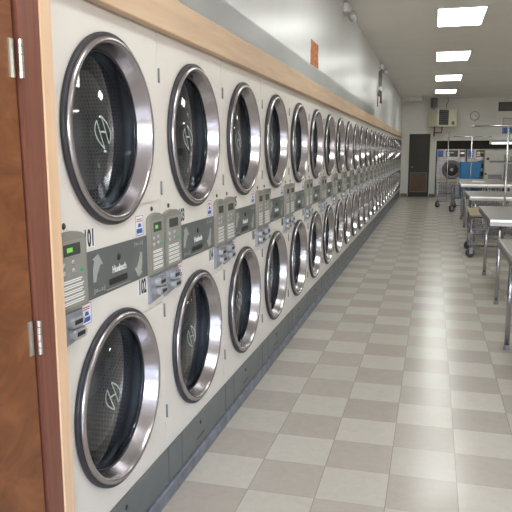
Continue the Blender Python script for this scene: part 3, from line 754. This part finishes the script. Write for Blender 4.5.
# ------------------------------------------------------------------ wire laundry carts
def cart(x0, x1, y0, y1, zb, zt, label, pole=None, lid=False, shelf=0.17):
    t = thing('laundry_cart', label, 'cart', ((x0+x1)/2, (y0+y1)/2, 0), 0, 'wire laundry carts in the right aisle')
    a, c = (x1-x0)/2, (y1-y0)/2
    bm = bmesh.new()
    def ring(z, f, r): tube(bm, [(-a*f, -c*f, z), (a*f, -c*f, z), (a*f, c*f, z), (-a*f, c*f, z)], r, 6, closed=True)
    ring(zt, 1, 0.009); ring(zb, 0.93, 0.008)
    for q in (0.25, 0.5, 0.75): ring(zb+(zt-zb)*q, 0.93+0.07*q, 0.006)
    nx, nyy = int(2*a/0.05), int(2*c/0.05)
    for k in range(nx+1):
        x = -a+2*a*k/nx; tube(bm, [(x, -c, zt), (x*0.93, -c*0.93, zb), (x*0.93, c*0.93, zb), (x, c, zt)], 0.004, 5)
    for k in range(nyy+1):
        y = -c+2*c*k/nyy; tube(bm, [(-a, y, zt), (-a*0.93, y*0.93, zb), (a*0.93, y*0.93, zb), (a, y, zt)], 0.004, 5)
    finish(bm, 'basket', M['chrome'], t)
    bm = bmesh.new()
    for sx in (-1, 1):
        for sy in (-1, 1): tube(bm, [(sx*a*0.97, sy*c*0.97, 0.137), (sx*a*0.97, sy*c*0.97, zt)], 0.011, 8)
    tube(bm, [(-a*0.97, -c*0.97, shelf), (a*0.97, -c*0.97, shelf), (a*0.97, c*0.97, shelf), (-a*0.97, c*0.97, shelf)], 0.012, 8, closed=True)
    finish(bm, 'frame', M['chrome'], t)
    for sx in (-1, 1):
        for sy in (-1, 1):
            X, Yc_ = sx*a*0.97, sy*c*0.97
            sw = math.radians(62*sx+15*sy)
            bm = bmesh.new(); box(bm, X-0.024, X-0.018, Yc_-0.015, Yc_+0.03, 0.055, 0.135); box(bm, X+0.018, X+0.024, Yc_-0.015, Yc_+0.03, 0.055, 0.135); box(bm, X-0.024, X+0.024, Yc_-0.015, Yc_+0.03, 0.129, 0.136)
            bmesh.ops.rotate(bm, verts=bm.verts[:], cent=(X, Yc_, 0), matrix=Matrix.Rotation(sw, 3, 'Z'))
            cs = finish(bm, 'caster', M['brushed'], t)
            bm = bmesh.new(); lathe_x(bm, [(0, X-0.014), (0.035, X-0.016), (0.058, X-0.016), (0.063, X-0.009), (0.063, X+0.009), (0.058, X+0.016), (0.035, X+0.016), (0, X+0.014)], Yc_+0.0, 0.064, 20)
            bmesh.ops.rotate(bm, verts=bm.verts[:], cent=(X, Yc_, 0), matrix=Matrix.Rotation(sw, 3, 'Z'))
            finish(bm, 'wheel', M['rubber'], cs)
    if lid:
        bm = bmesh.new(); h0, h1 = zt+0.012, zt+0.045
        vs = [bm.verts.new(p) for p in ((-a-.01, -c-.01, h0), (a+.01, -c-.01, h0), (a+.01, c+.01, h1), (-a-.01, c+.01, h1), (-a-.01, -c-.01, h0+.018), (a+.01, -c-.01, h0+.018), (a+.01, c+.01, h1+.018), (-a-.01, c+.01, h1+.018))]
        for f in ((0,3,2,1),(4,5,6,7),(0,1,5,4),(1,2,6,5),(2,3,7,6),(3,0,4,7)): bm.faces.new([vs[i] for i in f])
        o = finish(bm, 'lid', M['tan'], t); o['label'] = 'tan board lid'
    if pole:
        px, py_, zt_, ax, h = pole        # pole at local px, py_, top zt_, bar direction, half length
        bm = bmesh.new(); tube(bm, [(px, py_, shelf), (px, py_, zt_)], 0.015, 12); finish(bm, 'pole', M['pole'], t)
        d = (h, 0) if ax == 'x' else (0, h)
        bm = bmesh.new(); tube(bm, [(px-d[0], py_-d[1], zt_+0.012), (px+d[0], py_+d[1], zt_+0.012)], 0.012, 10)
        hb = finish(bm, 'hanging_bar', M['chrome'], t)
        for s in (-1, 1):
            bm = bmesh.new(); bmesh.ops.create_icosphere(bm, subdivisions=2, radius=0.02, matrix=Matrix.Translation((px+s*d[0], py_+s*d[1], zt_+0.012)))
            finish(bm, 'end_ball', M['chrome'], hb, smooth=True)
    return t
cart(0.15, 0.61, 18.45, 19.2, 0.36, 0.68, 'small wire laundry cart with a tall bright pole, near the washers', (0.0, -0.33, 2.02, 'y', 0.38), True)
cart(0.55, 1.48, 9.72, 10.60, 0.33, 0.58, 'wire laundry cart with tan lid and tall hanging rail, before the low table', (0.02, 0.0, 1.86, 'x', 0.49), True)
cart(0.48, 1.34, 17.1, 17.75, 0.34, 0.66, 'wire laundry cart with T shaped rail holding the blue bin', (0.0, -0.31, 1.86, 'x', 0.44), False)
cart(0.80, 1.45, 14.0, 14.7, 0.42, 0.76, 'wire laundry cart parked under the fourth folding table', None)
# blue bin
bm = bmesh.new()
def tub(bm, w0, d0, w1, d1, z0, z1, th=0.012):
    def ring(w, d, z): return [bm.verts.new((p[0], p[1], z)) for p in rrect(-w/2, w/2, -d/2, d/2, 0.04, 4)]
    o0, o1, i1, i0 = ring(w0, d0, z0), ring(w1, d1, z1), ring(w1-2*th, d1-2*th, z1), ring(w0-2*th, d0-2*th, z0+th)
    L = len(o0)
    for A, B_ in ((o0, o1), (o1, i1), (i1, i0)):
        for k in range(L): bm.faces.new([A[k], A[(k+1) % L], B_[(k+1) % L], B_[k]])
    bm.faces.new(o0[::-1]); bm.faces.new(i0)
tub(bm, 0.46, 0.36, 0.51, 0.42, 0, 0.90)
o = finish(bm, 'laundry_bin', M['blue'], None, (0.91, 17.47, 0.352)); tag(o, 'tall bright blue plastic bin standing in the T rail cart', 'bin')

# ------------------------------------------------------------------ light
w = bpy.data.worlds.new('daylight'); S.world = w; w.use_nodes = True
nt = w.node_tree; bg = nt.nodes['Background']
sky = nt.nodes.new('ShaderNodeTexSky'); sky.sky_type = 'NISHITA'; sky.sun_disc = False; sky.sun_elevation = math.radians(40); sky.sun_rotation = math.radians(200)
mxw = nt.nodes.new('ShaderNodeMix'); mxw.data_type = 'RGBA'; mxw.inputs[0].default_value = 0.75
nt.links.new(sky.outputs[0], mxw.inputs[6]); mxw.inputs[7].default_value = (1.0, 0.90, 0.94, 1)
nt.links.new(mxw.outputs[2], bg.inputs[0]); bg.inputs[1].default_value = 4.5
# pavement outside
bm = bmesh.new(); box(bm, -12, 16, -18, YF-0.13, -0.12, -0.02); struct('ground', bm, M['plain'])
for i, (a, c) in enumerate(WX):
    l = bpy.data.lights.new('window_portal', 'AREA'); l.shape = 'RECTANGLE'; l.size = c-a; l.size_y = WZ1-WZ0
    l.cycles.is_portal = True
    o = bpy.data.objects.new('window_portal', l); C.objects.link(o); o.location = ((a+c)/2, YF-0.14, (WZ0+WZ1)/2); o.rotation_euler = (math.radians(90), 0, 0)

# ------------------------------------------------------------------ camera
cam = bpy.data.cameras.new('camera'); co = bpy.data.objects.new('camera', cam); C.objects.link(co)
cam.sensor_width = 36; cam.lens = 650/512*36; cam.clip_start = 0.05; cam.clip_end = 200
R = Matrix(((0.9655128, -0.03915033, 0.25739521), (0.26034839, 0.15254216, -0.95338849), (-0.00193814, 0.98752121, 0.15747413)))
co.matrix_world = Matrix.Translation((0, 0, 1.5)) @ R.to_4x4()
S.camera = co
S.view_settings.view_transform = 'Standard'; S.view_settings.look = 'None'; S.view_settings.gamma = 1
S.view_settings.use_curve_mapping = False; S.view_settings.exposure = 0.72
